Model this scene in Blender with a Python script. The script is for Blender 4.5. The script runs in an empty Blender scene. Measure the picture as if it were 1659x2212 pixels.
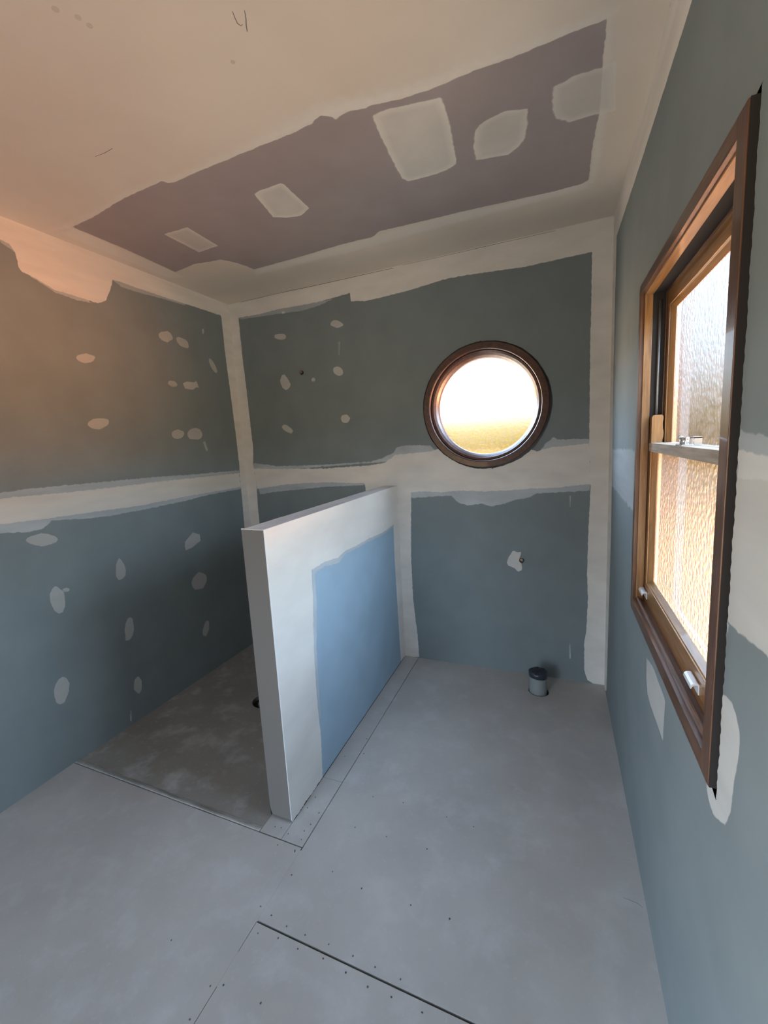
import bpy, bmesh, math, random
import numpy as np
from mathutils import Vector, Matrix
random.seed(7); rng=np.random.RandomState(3)
S=bpy.context.scene; COL=S.collection
W,H,YR=2.614,2.70,-3.95          # room width, height, rear wall
FPX=924.95                        # focal length in pixels of the 1659 px wide frame
# ---------------------------------------------------------------- camera
cd=bpy.data.cameras.new('camera'); cam=bpy.data.objects.new('camera',cd); COL.objects.link(cam)
cd.sensor_fit='HORIZONTAL'; cd.sensor_width=36; cd.lens=FPX*36/1659
cd.shift_x=(829.5-803.73)/1659; cd.shift_y=(1092.1-1106)/1659; cd.clip_start=.02
cam.location=(2.3346,-2.8165,1.5749); cam.rotation_euler=(1.4266,.0584,.4019); S.camera=cam
# ---------------------------------------------------------------- view
S.view_settings.view_transform='Standard'; S.view_settings.look='None'
S.view_settings.exposure=-1.0; S.view_settings.gamma=1; S.view_settings.use_curve_mapping=False
# ---------------------------------------------------------------- daylight: sky above, sunlit warm ground below
SUN_SIDE,REAR_FILL=16.0,3.0     # extra brightness of the sunny side and of the rear, added as fill
wd=bpy.data.worlds.new('daylight'); S.world=wd; wd.use_nodes=True; nt=wd.node_tree; nt.nodes.clear()
N=nt.nodes.new; LK=nt.links.new
tc=N('ShaderNodeTexCoord'); sp=N('ShaderNodeSeparateXYZ'); LK(tc.outputs['Generated'],sp.inputs[0])
mr=N('ShaderNodeMapRange'); mr.inputs[1].default_value=-1; mr.inputs[2].default_value=1; LK(sp.outputs['Z'],mr.inputs[0])
cr=N('ShaderNodeValToRGB'); LK(mr.outputs[0],cr.inputs[0])
e=cr.color_ramp.elements
STOPS=[(0,(1.0,.72,.50)),(.22,(1.8,1.15,.72)),(.34,(9.0,4.0,2.0)),(.41,(12.5,5.0,2.2)),(.452,(2.4,1.35,.60)),(.488,(.36,.24,.02)),(.508,(.62,.48,.18)),(.528,(1.0,.96,.88)),(.575,(2.2,2.7,3.2)),(.66,(2.9,3.75,4.9)),(.80,(1.3,1.75,2.4)),(1,(.9,1.3,1.9))]   # sunlit warm ground up to the horizon, then sky
e[0].position,e[0].color=STOPS[0][0],(*STOPS[0][1],1); e[1].position,e[1].color=STOPS[-1][0],(*STOPS[-1][1],1)
for p,c in STOPS[1:-1]:
    q=e.new(p); q.color=(*c,1)
# the sun stands on the +x side of the house: that half of the surroundings is brighter
def wmath(op,a,b=None):
    n=N('ShaderNodeMath'); n.operation=op
    for i,v in enumerate((a,b)):
        if v is None: continue
        if isinstance(v,(int,float)): n.inputs[i].default_value=v
        else: LK(v,n.inputs[i])
    return n.outputs[0]
def wramp(v,a,b,c,d):
    n=N('ShaderNodeMapRange'); n.interpolation_type='SMOOTHSTEP'; LK(v,n.inputs[0])
    for i,x in enumerate((a,b,c,d)): n.inputs[i+1].default_value=x
    return n.outputs[0]
hl=wmath('SQRT',wmath('MAXIMUM',wmath('SUBTRACT',1.0,wmath('MULTIPLY',sp.outputs['Z'],sp.outputs['Z'])),.0001))
hx=wmath('DIVIDE',sp.outputs['X'],hl); hy=wmath('DIVIDE',sp.outputs['Y'],hl)
cg=N('ShaderNodeValToRGB'); LK(mr.outputs[0],cg.inputs[0]); g=cg.color_ramp.elements      # shaded ground, away from the sun patch
G=[(0,(.9,.78,.64)),(.36,(1.5,1.3,1.05)),(.46,(1.1,.9,.6)),(.488,(.36,.24,.02))]
g[0].position,g[0].color=0,(*G[0][1],1); g[1].position,g[1].color=G[3][0],(*G[3][1],1)
for p,c in G[1:3]: q=g.new(p); q.color=(*c,1)
low=wramp(mr.outputs[0],.486,.45,0,1)
shade=wmath('MULTIPLY',low,wmath('MAXIMUM',wramp(hy,.12,-.40,0,1),wramp(hx,.74,.48,0,.94)))
mc=N('ShaderNodeMix'); mc.data_type='RGBA'; LK(shade,mc.inputs[0]); LK(cr.outputs[0],mc.inputs[6]); LK(cg.outputs[0],mc.inputs[7])
az=wmath('ADD',wmath('ADD',.74,wmath('ADD',wramp(hx,.08,-.02,0,3.4),wramp(hx,-.35,-.75,0,22.0))),wmath('ADD',wramp(hx,.48,.95,0,SUN_SIDE),wramp(hy,-.2,-.9,0,REAR_FILL)))
bg=N('ShaderNodeBackground'); LK(mc.outputs[2],bg.inputs[0]); LK(az,bg.inputs[1])
wo=N('ShaderNodeOutputWorld'); LK(bg.outputs[0],wo.inputs[0])
wd.cycles.sampling_method='MANUAL'; wd.cycles.sample_map_resolution=512
def portal(name,loc,rot,sx,sy):
    l=bpy.data.lights.new(name,'AREA'); l.shape='RECTANGLE'; l.size=sx; l.size_y=sy; l.cycles.is_portal=True
    o=bpy.data.objects.new(name,l); o.location=loc; o.rotation_euler=rot; COL.objects.link(o)
portal('window_daylight',(W+.125,-1.435,1.478),(0,math.pi/2,0),1.2,.96)      # faces -x
portal('round_window_daylight',(1.912,.125,1.767),(-math.pi/2,0,0),.80,.80)   # faces -y
portal('doorway_fill',(.95,YR-.12,1.05),(math.pi/2,0,0),.84,2.10)         # faces +y, guides the fill added behind the camera
# ---- outlines of filler bands and patches, metres on each surface: (outline, feather, strength)
B_FILL=[([(-0.1,-0.1),(0.09,-0.1),(0.095,0.6),(0.09,1.1),(0.098,1.3),(0.085,1.45),(0.1,1.6),(0.096,1.78),(0.09,2.1),(0.082,2.3),(0.081,2.8),(-0.1,2.8)],0.004,1),
([(0.081,2.593),(0.277,2.584),(0.446,2.592),(0.606,2.587),(0.76,2.583),(0.909,2.59),(1.038,2.597),(1.041,2.543),(1.151,2.526),(1.286,2.529),(1.479,2.539),(1.705,2.56),(1.837,2.556),(2.157,2.536),(2.327,2.538),(2.512,2.542),(2.7,2.55),(2.7,2.8),(0.0,2.8),(0.0,2.6)],0.006,1),
([(2.511,2.8),(2.512,2.542),(2.511,2.236),(2.509,2.033),(2.511,1.541),(2.522,1.264),(2.513,0.971),(2.509,0.711),(2.516,0.55),(2.509,0.332),(2.499,0.276),(2.501,0.081),(2.52,0.018),(2.55,-0.0),(2.7,-0.0),(2.7,2.8)],0.004,1),
([(0.086,1.43),(0.275,1.421),(0.735,1.41),(1.114,1.421),(1.222,1.434),(1.311,1.488),(1.396,1.491),(1.56,1.499),(1.655,1.525),(1.777,1.534),(2.12,1.516),(2.227,1.468),(2.305,1.489),(2.512,1.5),(2.522,1.264),(2.331,1.242),(2.199,1.241),(2.062,1.228),(1.918,1.226),(1.738,1.231),(1.645,1.223),(1.45,1.228),(1.41,1.222),(1.339,1.17),(1.205,1.154),(1.063,1.188),(1.062,1.293),(0.726,1.306),(0.393,1.297),(0.103,1.264)],0.008,1),
([(1.2,1.33),(1.46,1.33),(1.41,1.235),(1.388,0.771),(1.388,0.461),(1.403,0.252),(1.412,0.146),(1.413,0.005),(1.3,-0.01),(1.3,1.1),(1.2,1.2)],0.005,1),
([(0.497,2.39),(0.494,2.379),(0.47,2.375),(0.442,2.378),(0.416,2.387),(0.396,2.398),(0.395,2.409),(0.4,2.419),(0.425,2.42),(0.449,2.419),(0.478,2.414),(0.496,2.402)],0.003,0.55),
([(0.975,2.398),(0.957,2.391),(0.938,2.387),(0.914,2.39),(0.893,2.401),(0.873,2.414),(0.873,2.427),(0.884,2.437),(0.901,2.444),(0.927,2.437),(0.947,2.427),(0.964,2.414)],0.003,0.55),
([(0.491,2.075),(0.504,2.046),(0.491,2.027),(0.476,2.015),(0.455,2.011),(0.43,2.028),(0.417,2.058),(0.412,2.087),(0.422,2.106),(0.434,2.124),(0.457,2.125),(0.477,2.099)],0.003,0.55),
([(0.947,2.076),(0.934,2.065),(0.914,2.061),(0.892,2.072),(0.877,2.085),(0.868,2.1),(0.87,2.114),(0.878,2.127),(0.899,2.129),(0.923,2.123),(0.941,2.108),(0.946,2.091)],0.003,0.55),
([(0.717,2.059),(0.718,2.052),(0.71,2.048),(0.7,2.048),(0.691,2.05),(0.684,2.055),(0.683,2.063),(0.688,2.068),(0.694,2.073),(0.703,2.074),(0.711,2.071),(0.717,2.066)],0.003,0.55),
([(0.972,1.748),(0.962,1.737),(0.947,1.73),(0.928,1.733),(0.911,1.741),(0.906,1.757),(0.906,1.772),(0.914,1.786),(0.933,1.791),(0.953,1.79),(0.967,1.777),(0.979,1.763)],0.003,0.55),
([(0.481,1.694),(0.474,1.684),(0.449,1.693),(0.425,1.704),(0.403,1.722),(0.39,1.741),(0.398,1.75),(0.408,1.757),(0.431,1.754),(0.458,1.738),(0.48,1.719),(0.49,1.702)],0.003,0.55),
([(0.507,2.559),(0.504,2.556),(0.499,2.553),(0.49,2.554),(0.482,2.556),(0.477,2.56),(0.477,2.564),(0.479,2.568),(0.485,2.569),(0.492,2.57),(0.499,2.567),(0.506,2.564)],0.003,0.55),
([(2.068,0.821),(2.08,0.837),(2.108,0.829),(2.131,0.833),(2.125,0.808),(2.116,0.783),(2.13,0.759),(2.135,0.729),(2.132,0.71),(2.11,0.7),(2.09,0.72),(2.05,0.736),(2.041,0.757),(2.053,0.795)],0.004,0.75)]
B_SKIM=[([(0.091,1.475),(0.321,1.441),(0.737,1.438),(1.116,1.448),(1.206,1.467),(1.295,1.502),(1.321,1.539),(1.399,1.548),(1.561,1.539),(1.606,1.482),(1.558,1.453),(0.082,1.4)],0.008,1),
([(2.226,1.44),(2.279,1.516),(2.318,1.549),(2.343,1.531),(2.431,1.532),(2.511,1.527),(2.515,1.455),(2.226,1.426)],0.008,1),
([(0.105,1.287),(0.125,1.218),(0.254,1.236),(0.474,1.252),(0.723,1.271),(1.054,1.279),(1.071,1.313),(0.108,1.306)],0.006,1),
([(1.385,1.268),(1.408,1.183),(1.547,1.192),(1.691,1.198),(1.736,1.151),(1.797,1.132),(1.887,1.145),(1.946,1.127),(2.032,1.145),(2.103,1.172),(2.172,1.18),(2.226,1.209),(2.331,1.214),(2.518,1.223),(2.522,1.278)],0.008,1),
([(0.082,2.6),(0.101,2.576),(0.442,2.56),(0.641,2.547),(0.795,2.558),(0.908,2.581),(0.447,2.602)],0.006,0.7),
([(0.922,2.296),(0.94,2.293),(0.929,2.201),(0.918,2.202)],0.003,0.35),
([(2.412,0.248),(2.42,0.25),(2.424,0.144),(2.416,0.142)],0.003,0.9),
([(2.408,1.196),(2.418,1.196),(2.416,1.123),(2.411,1.123)],0.003,0.5)]
L_FILL=[([(-1.62,2.8),(-1.62,2.6),(-1.518,2.594),(-1.483,2.587),(-1.463,2.558),(-1.459,2.499),(-1.453,2.478),(-1.404,2.47),(-1.335,2.446),(-1.304,2.436),(-1.2,2.435),(-1.088,2.429),(-1.036,2.455),(-1.01,2.499),(-0.981,2.557),(-0.974,2.587),(-0.925,2.589),(-0.835,2.587),(-0.67,2.588),(-0.445,2.593),(-0.275,2.596),(-0.096,2.597),(0.1,2.6),(0.1,2.8)],0.005,1),
([(-0.096,2.8),(-0.097,2.604),(-0.097,2.33),(-0.081,1.978),(-0.07,1.688),(-0.066,1.482),(-0.074,1.267),(-0.075,1.184),(-0.08,0.99),(-0.085,0.8),(-0.08,-0.1),(0.1,-0.1),(0.1,2.8)],0.004,1),
([(-1.9,1.43),(-1.7,1.425),(-1.322,1.414),(-0.816,1.412),(-0.076,1.402),(-0.076,1.29),(-0.645,1.289),(-1.005,1.281),(-1.29,1.293),(-1.524,1.298),(-1.718,1.308),(-1.9,1.31)],0.007,1),
([(-3.95,1.44),(-1.85,1.43),(-1.85,1.31),(-3.95,1.3)],0.008,1),
([(-3.95,2.8),(-1.6,2.8),(-1.6,2.6),(-3.95,2.6)],0.006,1),
([(-1.147,2.124),(-1.158,2.112),(-1.175,2.1),(-1.203,2.093),(-1.23,2.094),(-1.246,2.102),(-1.253,2.113),(-1.244,2.127),(-1.22,2.137),(-1.192,2.145),(-1.17,2.141),(-1.143,2.138)],0.003,0.43),
([(-0.586,2.336),(-0.612,2.32),(-0.634,2.303),(-0.661,2.307),(-0.682,2.312),(-0.698,2.324),(-0.7,2.342),(-0.68,2.36),(-0.653,2.369),(-0.624,2.379),(-0.603,2.369),(-0.592,2.355)],0.003,0.43),
([(-0.456,2.306),(-0.472,2.294),(-0.502,2.297),(-0.531,2.301),(-0.551,2.317),(-0.562,2.334),(-0.555,2.349),(-0.537,2.359),(-0.509,2.354),(-0.481,2.353),(-0.458,2.338),(-0.458,2.322)],0.003,0.43),
([(-0.593,2.036),(-0.608,2.028),(-0.625,2.024),(-0.645,2.021),(-0.661,2.029),(-0.674,2.037),(-0.67,2.047),(-0.664,2.057),(-0.645,2.061),(-0.625,2.06),(-0.607,2.055),(-0.598,2.046)],0.003,0.43),
([(-0.211,2.162),(-0.227,2.162),(-0.247,2.179),(-0.265,2.2),(-0.277,2.225),(-0.281,2.248),(-0.274,2.262),(-0.256,2.255),(-0.237,2.242),(-0.221,2.221),(-0.208,2.197),(-0.202,2.173)],0.003,0.43),
([(-1.12,1.78),(-1.13,1.764),(-1.153,1.751),(-1.183,1.739),(-1.213,1.743),(-1.234,1.751),(-1.244,1.764),(-1.236,1.78),(-1.213,1.795),(-1.181,1.802),(-1.15,1.802),(-1.12,1.797)],0.003,0.43),
([(-0.587,1.712),(-0.602,1.697),(-0.62,1.685),(-0.648,1.681),(-0.676,1.684),(-0.69,1.697),(-0.694,1.712),(-0.687,1.727),(-0.665,1.737),(-0.638,1.745),(-0.614,1.737),(-0.589,1.729)],0.003,0.43),
([(-0.424,1.703),(-0.437,1.684),(-0.47,1.674),(-0.506,1.676),(-0.546,1.679),(-0.56,1.7),(-0.56,1.719),(-0.545,1.736),(-0.517,1.749),(-0.478,1.756),(-0.44,1.744),(-0.426,1.723)],0.003,0.43),
([(-1.486,1.187),(-1.498,1.171),(-1.531,1.167),(-1.564,1.166),(-1.593,1.18),(-1.615,1.195),(-1.63,1.212),(-1.616,1.225),(-1.588,1.23),(-1.557,1.232),(-1.525,1.221),(-1.499,1.205)],0.003,0.43),
([(-1.501,0.871),(-1.505,0.834),(-1.52,0.808),(-1.541,0.808),(-1.557,0.828),(-1.566,0.856),(-1.57,0.888),(-1.565,0.922),(-1.551,0.944),(-1.532,0.954),(-1.516,0.931),(-1.499,0.91)],0.003,0.43),
([(-1.147,0.924),(-1.154,0.89),(-1.17,0.877),(-1.185,0.874),(-1.2,0.878),(-1.213,0.902),(-1.208,0.938),(-1.202,0.965),(-1.192,0.988),(-1.176,1.002),(-1.163,0.981),(-1.153,0.957)],0.003,0.43),
([(-1.15,0.55),(-1.165,0.519),(-1.182,0.503),(-1.196,0.502),(-1.213,0.507),(-1.21,0.546),(-1.208,0.58),(-1.195,0.61),(-1.18,0.633),(-1.164,0.634),(-1.151,0.621),(-1.149,0.587)],0.003,0.43),
([(-1.555,0.39),(-1.57,0.367),(-1.586,0.343),(-1.606,0.345),(-1.621,0.366),(-1.625,0.401),(-1.621,0.437),(-1.607,0.462),(-1.59,0.477),(-1.571,0.48),(-1.555,0.462),(-1.547,0.427)],0.003,0.43),
([(-1.153,0.189),(-1.159,0.162),(-1.173,0.147),(-1.188,0.157),(-1.197,0.173),(-1.206,0.193),(-1.203,0.221),(-1.195,0.246),(-1.181,0.256),(-1.166,0.256),(-1.157,0.237),(-1.149,0.216)],0.003,0.43),
([(-0.558,0.637),(-0.586,0.615),(-0.624,0.621),(-0.66,0.63),(-0.678,0.66),(-0.682,0.691),(-0.664,0.716),(-0.636,0.733),(-0.601,0.743),(-0.571,0.722),(-0.541,0.7),(-0.539,0.665)],0.003,0.43),
([(-0.575,0.299),(-0.591,0.28),(-0.609,0.259),(-0.624,0.27),(-0.639,0.279),(-0.637,0.306),(-0.628,0.331),(-0.614,0.351),(-0.596,0.371),(-0.578,0.368),(-0.566,0.352),(-0.57,0.324)],0.003,0.43),
([(-0.548,2.054),(-0.505,2.07),(-0.442,2.071),(-0.423,2.085),(-0.405,2.036),(-0.43,2.04),(-0.459,2.019),(-0.533,2.018)],0.003,0.5),
([(-0.692,0.985),(-0.615,1.033),(-0.555,1.003),(-0.557,0.959),(-0.639,0.929),(-0.697,0.924),(-0.701,0.954)],0.003,0.5),
([(-1.469,0.911),(-1.472,0.907),(-1.478,0.904),(-1.487,0.905),(-1.496,0.91),(-1.501,0.916),(-1.504,0.923),(-1.5,0.928),(-1.492,0.927),(-1.484,0.926),(-1.475,0.922),(-1.471,0.916)],0.003,0.4),
([(-1.192,2.12),(-1.196,2.115),(-1.202,2.113),(-1.204,2.118),(-1.2,2.124),(-1.194,2.125)],0.003,0.95),
([(-0.635,2.335),(-0.641,2.328),(-0.651,2.327),(-0.654,2.332),(-0.649,2.338),(-0.639,2.342)],0.003,0.95),
([(-1.176,1.765),(-1.181,1.759),(-1.187,1.759),(-1.189,1.764),(-1.185,1.77),(-1.179,1.77)],0.003,0.95),
([(-1.554,1.208),(-1.557,1.203),(-1.563,1.204),(-1.564,1.21),(-1.561,1.214),(-1.555,1.213)],0.003,0.95),
([(-1.537,0.902),(-1.54,0.898),(-1.545,0.9),(-1.547,0.906),(-1.543,0.91),(-1.538,0.908)],0.003,0.95),
([(-1.177,0.93),(-1.181,0.925),(-1.188,0.928),(-1.19,0.934),(-1.186,0.939),(-1.18,0.937)],0.003,0.95),
([(-1.171,0.579),(-1.175,0.575),(-1.182,0.579),(-1.186,0.586),(-1.181,0.59),(-1.174,0.587)],0.003,0.95),
([(-1.575,0.421),(-1.578,0.417),(-1.583,0.421),(-1.586,0.427),(-1.582,0.431),(-1.576,0.428)],0.003,0.95),
([(-0.496,2.326),(-0.502,2.319),(-0.512,2.317),(-0.515,2.322),(-0.51,2.331),(-0.5,2.332)],0.003,0.95),
([(-0.484,1.711),(-0.489,1.704),(-0.499,1.705),(-0.503,1.711),(-0.498,1.719),(-0.487,1.718)],0.003,0.95),
([(-0.633,1.712),(-0.64,1.706),(-0.649,1.705),(-0.653,1.712),(-0.647,1.719),(-0.638,1.718)],0.003,0.95)]
L_SKIM=[([(-1.9,1.47),(-1.696,1.452),(-1.5,1.455),(-1.265,1.451),(-0.881,1.445),(-0.623,1.436),(-0.072,1.424),(-0.08,1.372),(-1.703,1.408),(-1.9,1.4)],0.008,1),
([(-1.9,1.27),(-1.724,1.268),(-1.614,1.251),(-1.552,1.252),(-1.515,1.272),(-1.5,1.286),(-1.345,1.264),(-1.216,1.254),(-0.944,1.254),(-0.65,1.26),(-0.433,1.273),(-0.073,1.274),(-0.064,1.333),(-1.714,1.335),(-1.9,1.34)],0.007,1),
([(-1.513,2.629),(-1.521,2.579),(-1.486,2.568),(-1.463,2.558),(-1.459,2.62)],0.006,0.7),
([(-0.974,2.587),(-0.923,2.562),(-0.807,2.564),(-0.637,2.575),(-0.446,2.581),(-0.442,2.612),(-0.921,2.613)],0.006,0.7),
([(-1.451,2.491),(-1.405,2.464),(-1.306,2.424),(-1.203,2.416),(-1.115,2.422),(-1.207,2.468)],0.006,0.8),
([(-1.249,0.082),(-1.241,0.077),(-1.248,0.012),(-1.26,0.014)],0.003,0.8),
([(-0.315,2.451),(-0.29,2.469),(-0.3,2.429),(-0.316,2.413)],0.003,0.8),
([(-0.428,1.655),(-0.405,1.661),(-0.387,1.597),(-0.403,1.585)],0.003,0.7)]
C_BOARD=[([(0.168,-1.288),(0.329,-1.294),(0.591,-1.33),(0.83,-1.338),(0.839,-1.318),(0.87,-1.308),(0.93,-1.311),(1.105,-1.315),(1.276,-1.316),(1.391,-1.316),(1.471,-1.316),(1.537,-1.322),(1.583,-1.343),(1.615,-1.319),(1.623,-1.3),(1.675,-1.314),(1.737,-1.297),(1.755,-1.301),(1.854,-1.28),(1.946,-1.27),(2.098,-1.277),(2.2,-1.27),(2.281,-1.273),(2.377,-1.277),(2.46,-1.275),(2.463,-1.146),(2.473,-0.893),(2.464,-0.676),(2.467,-0.436),(2.434,-0.419),(2.308,-0.418),(2.165,-0.432),(1.936,-0.454),(1.742,-0.464),(1.455,-0.481),(1.4,-0.441),(1.222,-0.451),(0.9,-0.435),(0.584,-0.43),(0.574,-0.502),(0.544,-0.592),(0.507,-0.645),(0.442,-0.654),(0.341,-0.678),(0.152,-0.649),(0.172,-1.008)],0.006,1)]
C_FILL=[([(0.477,-1.02),(0.631,-1.013),(0.619,-0.785),(0.475,-0.779)],0.004,0.75),
([(1.098,-1.081),(1.133,-1.09),(1.244,-1.089),(1.253,-1.077),(1.249,-0.861),(1.179,-0.824),(1.111,-0.843),(1.055,-0.881)],0.004,0.95),
([(1.742,-1.257),(1.79,-1.26),(1.976,-1.222),(1.98,-1.159),(1.977,-1.082),(1.951,-0.851),(1.915,-0.83),(1.857,-0.823),(1.737,-0.83),(1.719,-0.866),(1.721,-0.981),(1.731,-1.133)],0.007,0.9),
([(2.055,-1.008),(2.074,-1.03),(2.095,-1.042),(2.163,-1.057),(2.209,-1.04),(2.238,-1.03),(2.233,-0.945),(2.22,-0.875),(2.196,-0.836),(2.152,-0.804),(2.085,-0.818),(2.029,-0.832),(2.033,-0.924)],0.007,0.8),
([(2.5,-1.11),(2.463,-1.098),(2.402,-1.108),(2.343,-1.095),(2.324,-1.088),(2.318,-1.033),(2.32,-0.979),(2.33,-0.929),(2.377,-0.887),(2.421,-0.886),(2.46,-0.883),(2.527,-0.865)],0.009,0.75)]
C_BAND=[([(0.023,-1.32),(0.21,-1.314),(0.631,-1.359),(0.964,-1.343),(1.306,-1.354),(1.607,-1.386),(1.76,-1.349),(1.869,-1.322),(1.958,-1.312),(2.104,-1.314),(2.283,-1.309),(2.457,-1.31),(2.48,-1.288),(2.461,-1.261),(2.281,-1.258),(2.096,-1.263),(1.941,-1.253),(1.728,-1.276),(1.56,-1.304),(1.263,-1.3),(0.914,-1.295),(0.569,-1.313),(0.146,-1.275)],0.03,1),
([(0.168,-1.288),(0.152,-0.649),(0.134,-0.555),(0.038,-0.615),(0.055,-1.274)],0.015,0.6),
([(0.584,-0.43),(1.242,-0.439),(1.743,-0.468),(2.165,-0.432),(2.467,-0.436),(2.485,-0.361),(2.159,-0.351),(1.729,-0.35),(1.219,-0.33),(0.531,-0.35)],0.02,0.8),
([(2.458,-1.292),(2.475,-1.284),(2.488,-1.079),(2.503,-0.626),(2.496,-0.376),(2.465,-0.414),(2.464,-0.676),(2.463,-1.098)],0.015,0.8)]
R_FILL=[([(0.1,2.8),(-3.95,2.8),(-3.95,2.53),(-1.8,2.525),(-1.477,2.523),(-1.19,2.524),(-0.889,2.527),(-0.136,2.546),(-0.122,1.886),(-0.179,1.013),(-0.123,0.036),(0.1,-0.1)],0.004,1),
([(-1.241,0.813),(-1.246,0.741),(-1.276,0.704),(-1.324,0.695),(-1.433,0.697),(-1.5,0.697),(-1.502,0.755),(-1.507,0.823),(-1.436,0.829),(-1.336,0.834)],0.004,0.5),
([(-1.827,1.054),(-1.88,1.086),(-1.902,1.087),(-1.96,1.097),(-1.98,1.088),(-1.997,1.067),(-2.0,1.039),(-1.996,1.005),(-1.989,0.97),(-1.986,0.941),(-1.981,0.905),(-1.964,0.864),(-1.935,0.846),(-1.906,0.834),(-1.883,0.837),(-1.87,0.841),(-1.835,0.896)],0.005,0.6),
([(-1.92,1.5),(-1.904,1.528),(-2.025,1.524),(-2.2,1.53),(-2.2,1.05),(-2.072,1.241),(-1.974,1.23),(-1.922,1.228),(-1.874,1.225),(-1.86,1.14)],0.006,0.6),
([(-3.95,1.5),(-2.15,1.5),(-2.15,1.2),(-3.95,1.2)],0.012,0.9)]
R_SKIM=[([(-0.9,1.49),(-0.12,1.47),(-0.12,1.27),(-0.9,1.25)],0.02,0.6),
([(-1.9,1.57),(-1.899,1.562),(-2.021,1.551),(-2.2,1.58),(-2.2,1.5),(-1.9,1.48)],0.006,0.7),
([(-1.877,1.218),(-1.892,1.228),(-1.923,1.224),(-1.919,1.207)],0.006,0.8)]
P_FILL=[([(0.05,1.4),(0.05,1.1),(-0.108,1.015),(-0.321,1.003),(-0.526,1.014),(-0.703,1.014),(-0.858,1.02),(-0.932,1.005),(-1.073,1.023),(-1.193,1.018),(-1.203,0.871),(-1.227,0.656),(-1.236,0.43),(-1.235,0.311),(-1.228,0.205),(-1.237,0.109),(-1.242,0.019),(-1.245,-0.05),(-1.6,-0.05),(-1.6,1.4)],0.005,1),
([(0.05,1.2),(-0.109,1.006),(-0.121,0.799),(-0.114,0.462),(-0.107,0.182),(-0.101,0.012),(-0.03,-0.05),(0.05,-0.05)],0.004,1)]
P_SKIM=[([(-0.105,1.031),(-0.11,1.0),(-0.327,0.986),(-0.528,0.997),(-0.705,0.999),(-0.861,1.001),(-0.928,0.977),(-1.076,1.001),(-1.168,0.996),(-1.171,0.859),(-1.204,0.644),(-1.213,0.416),(-1.213,0.296),(-1.306,0.357),(-1.225,1.019),(-0.879,1.028)],0.006,1)]
SCREWS=[(1.58,-1.265),(1.719,-1.251),(1.57,-1.434),(1.708,-1.429),(2.028,-1.267),(1.915,-1.259),(1.876,-1.425),(1.57,-1.632),(1.698,-1.65),(1.88,-1.642),(1.391,-1.828),(1.444,-1.839),(1.435,-1.9),(1.507,-1.888),(1.513,-1.849),(1.585,-1.849),(1.584,-1.891),(1.671,-1.845),(1.673,-1.885),(1.757,-1.846),(1.833,-1.848),(1.755,-1.892),(1.915,-1.849),(1.831,-1.9),(1.904,-1.897),(1.996,-1.898),(1.557,-2.044),(1.177,-2.018),(1.389,-2.066),(1.425,-2.05),(1.39,-2.146),(1.431,-1.696),(1.388,-1.608),(2.014,-1.638),(1.333,-1.355),(1.329,-1.417),(1.391,-1.423),(1.386,-1.485),(1.377,-1.521),(1.387,-1.559),(1.321,-1.555),(1.249,-1.546),(1.277,-1.541),(1.391,-1.613),(1.309,-1.612),(1.398,-0.924),(1.43,-1.031),(1.345,-1.081)]
# ---------------------------------------------------------------- materials
def mat(name,rough=.8,color=(.5,.5,.5),metal=0,spec=.5,coat=0):
    m=bpy.data.materials.new(name); m.use_nodes=True; b=m.node_tree.nodes['Principled BSDF']
    b.inputs['Base Color'].default_value=(*color,1); b.inputs['Roughness'].default_value=rough
    b.inputs['Metallic'].default_value=metal; b.inputs['Specular IOR Level'].default_value=spec; b.inputs['Coat Weight'].default_value=coat
    return m,m.node_tree,b
def nd(nt,t,**k):
    n=nt.nodes.new(t)
    for a,v in k.items(): setattr(n,a,v)
    return n
def noise(nt,scale,detail=3,vec=None,stretch=None,rough=.5):
    tc=nd(nt,'ShaderNodeTexCoord'); out=tc.outputs['Object']
    if stretch:
        mp=nd(nt,'ShaderNodeMapping'); mp.inputs['Scale'].default_value=stretch; nt.links.new(out,mp.inputs[0]); out=mp.outputs[0]
    n=nd(nt,'ShaderNodeTexNoise'); n.inputs['Scale'].default_value=scale; n.inputs['Detail'].default_value=detail; n.inputs['Roughness'].default_value=rough
    nt.links.new(out,n.inputs['Vector']); return n.outputs['Fac']
def math_(nt,op,a,b=None,clamp=False):
    n=nd(nt,'ShaderNodeMath',operation=op); n.use_clamp=clamp
    for i,v in enumerate((a,b)):
        if v is None: continue
        if isinstance(v,(int,float)): n.inputs[i].default_value=v
        else: nt.links.new(v,n.inputs[i])
    return n.outputs[0]
def rng_(nt,v,a,b,c=0,d=1,smooth=False):
    n=nd(nt,'ShaderNodeMapRange'); n.clamp=True
    if smooth: n.interpolation_type='SMOOTHSTEP'
    nt.links.new(v,n.inputs[0])
    for i,x in enumerate((a,b,c,d)): n.inputs[i+1].default_value=x
    return n.outputs[0]
def mix(nt,f,a,b):
    n=nd(nt,'ShaderNodeMix',data_type='RGBA')
    for s,v in ((n.inputs[0],f),(n.inputs[6],a),(n.inputs[7],b)):
        if isinstance(v,(int,float)): s.default_value=v
        elif isinstance(v,tuple): s.default_value=(*v,1)
        else: nt.links.new(v,s)
    return n.outputs[2]
def bump(nt,b,h,strength=.2,dist=.002):
    n=nd(nt,'ShaderNodeBump'); n.inputs['Strength'].default_value=strength; n.inputs['Distance'].default_value=dist
    nt.links.new(h,n.inputs['Height']); nt.links.new(n.outputs[0],b.inputs['Normal'])
def attr(nt,name):
    n=nd(nt,'ShaderNodeAttribute'); n.attribute_name=name; return n.outputs['Fac']
COMPOUND=(.74,.70,.64); SKIM=(.44,.47,.48)
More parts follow.
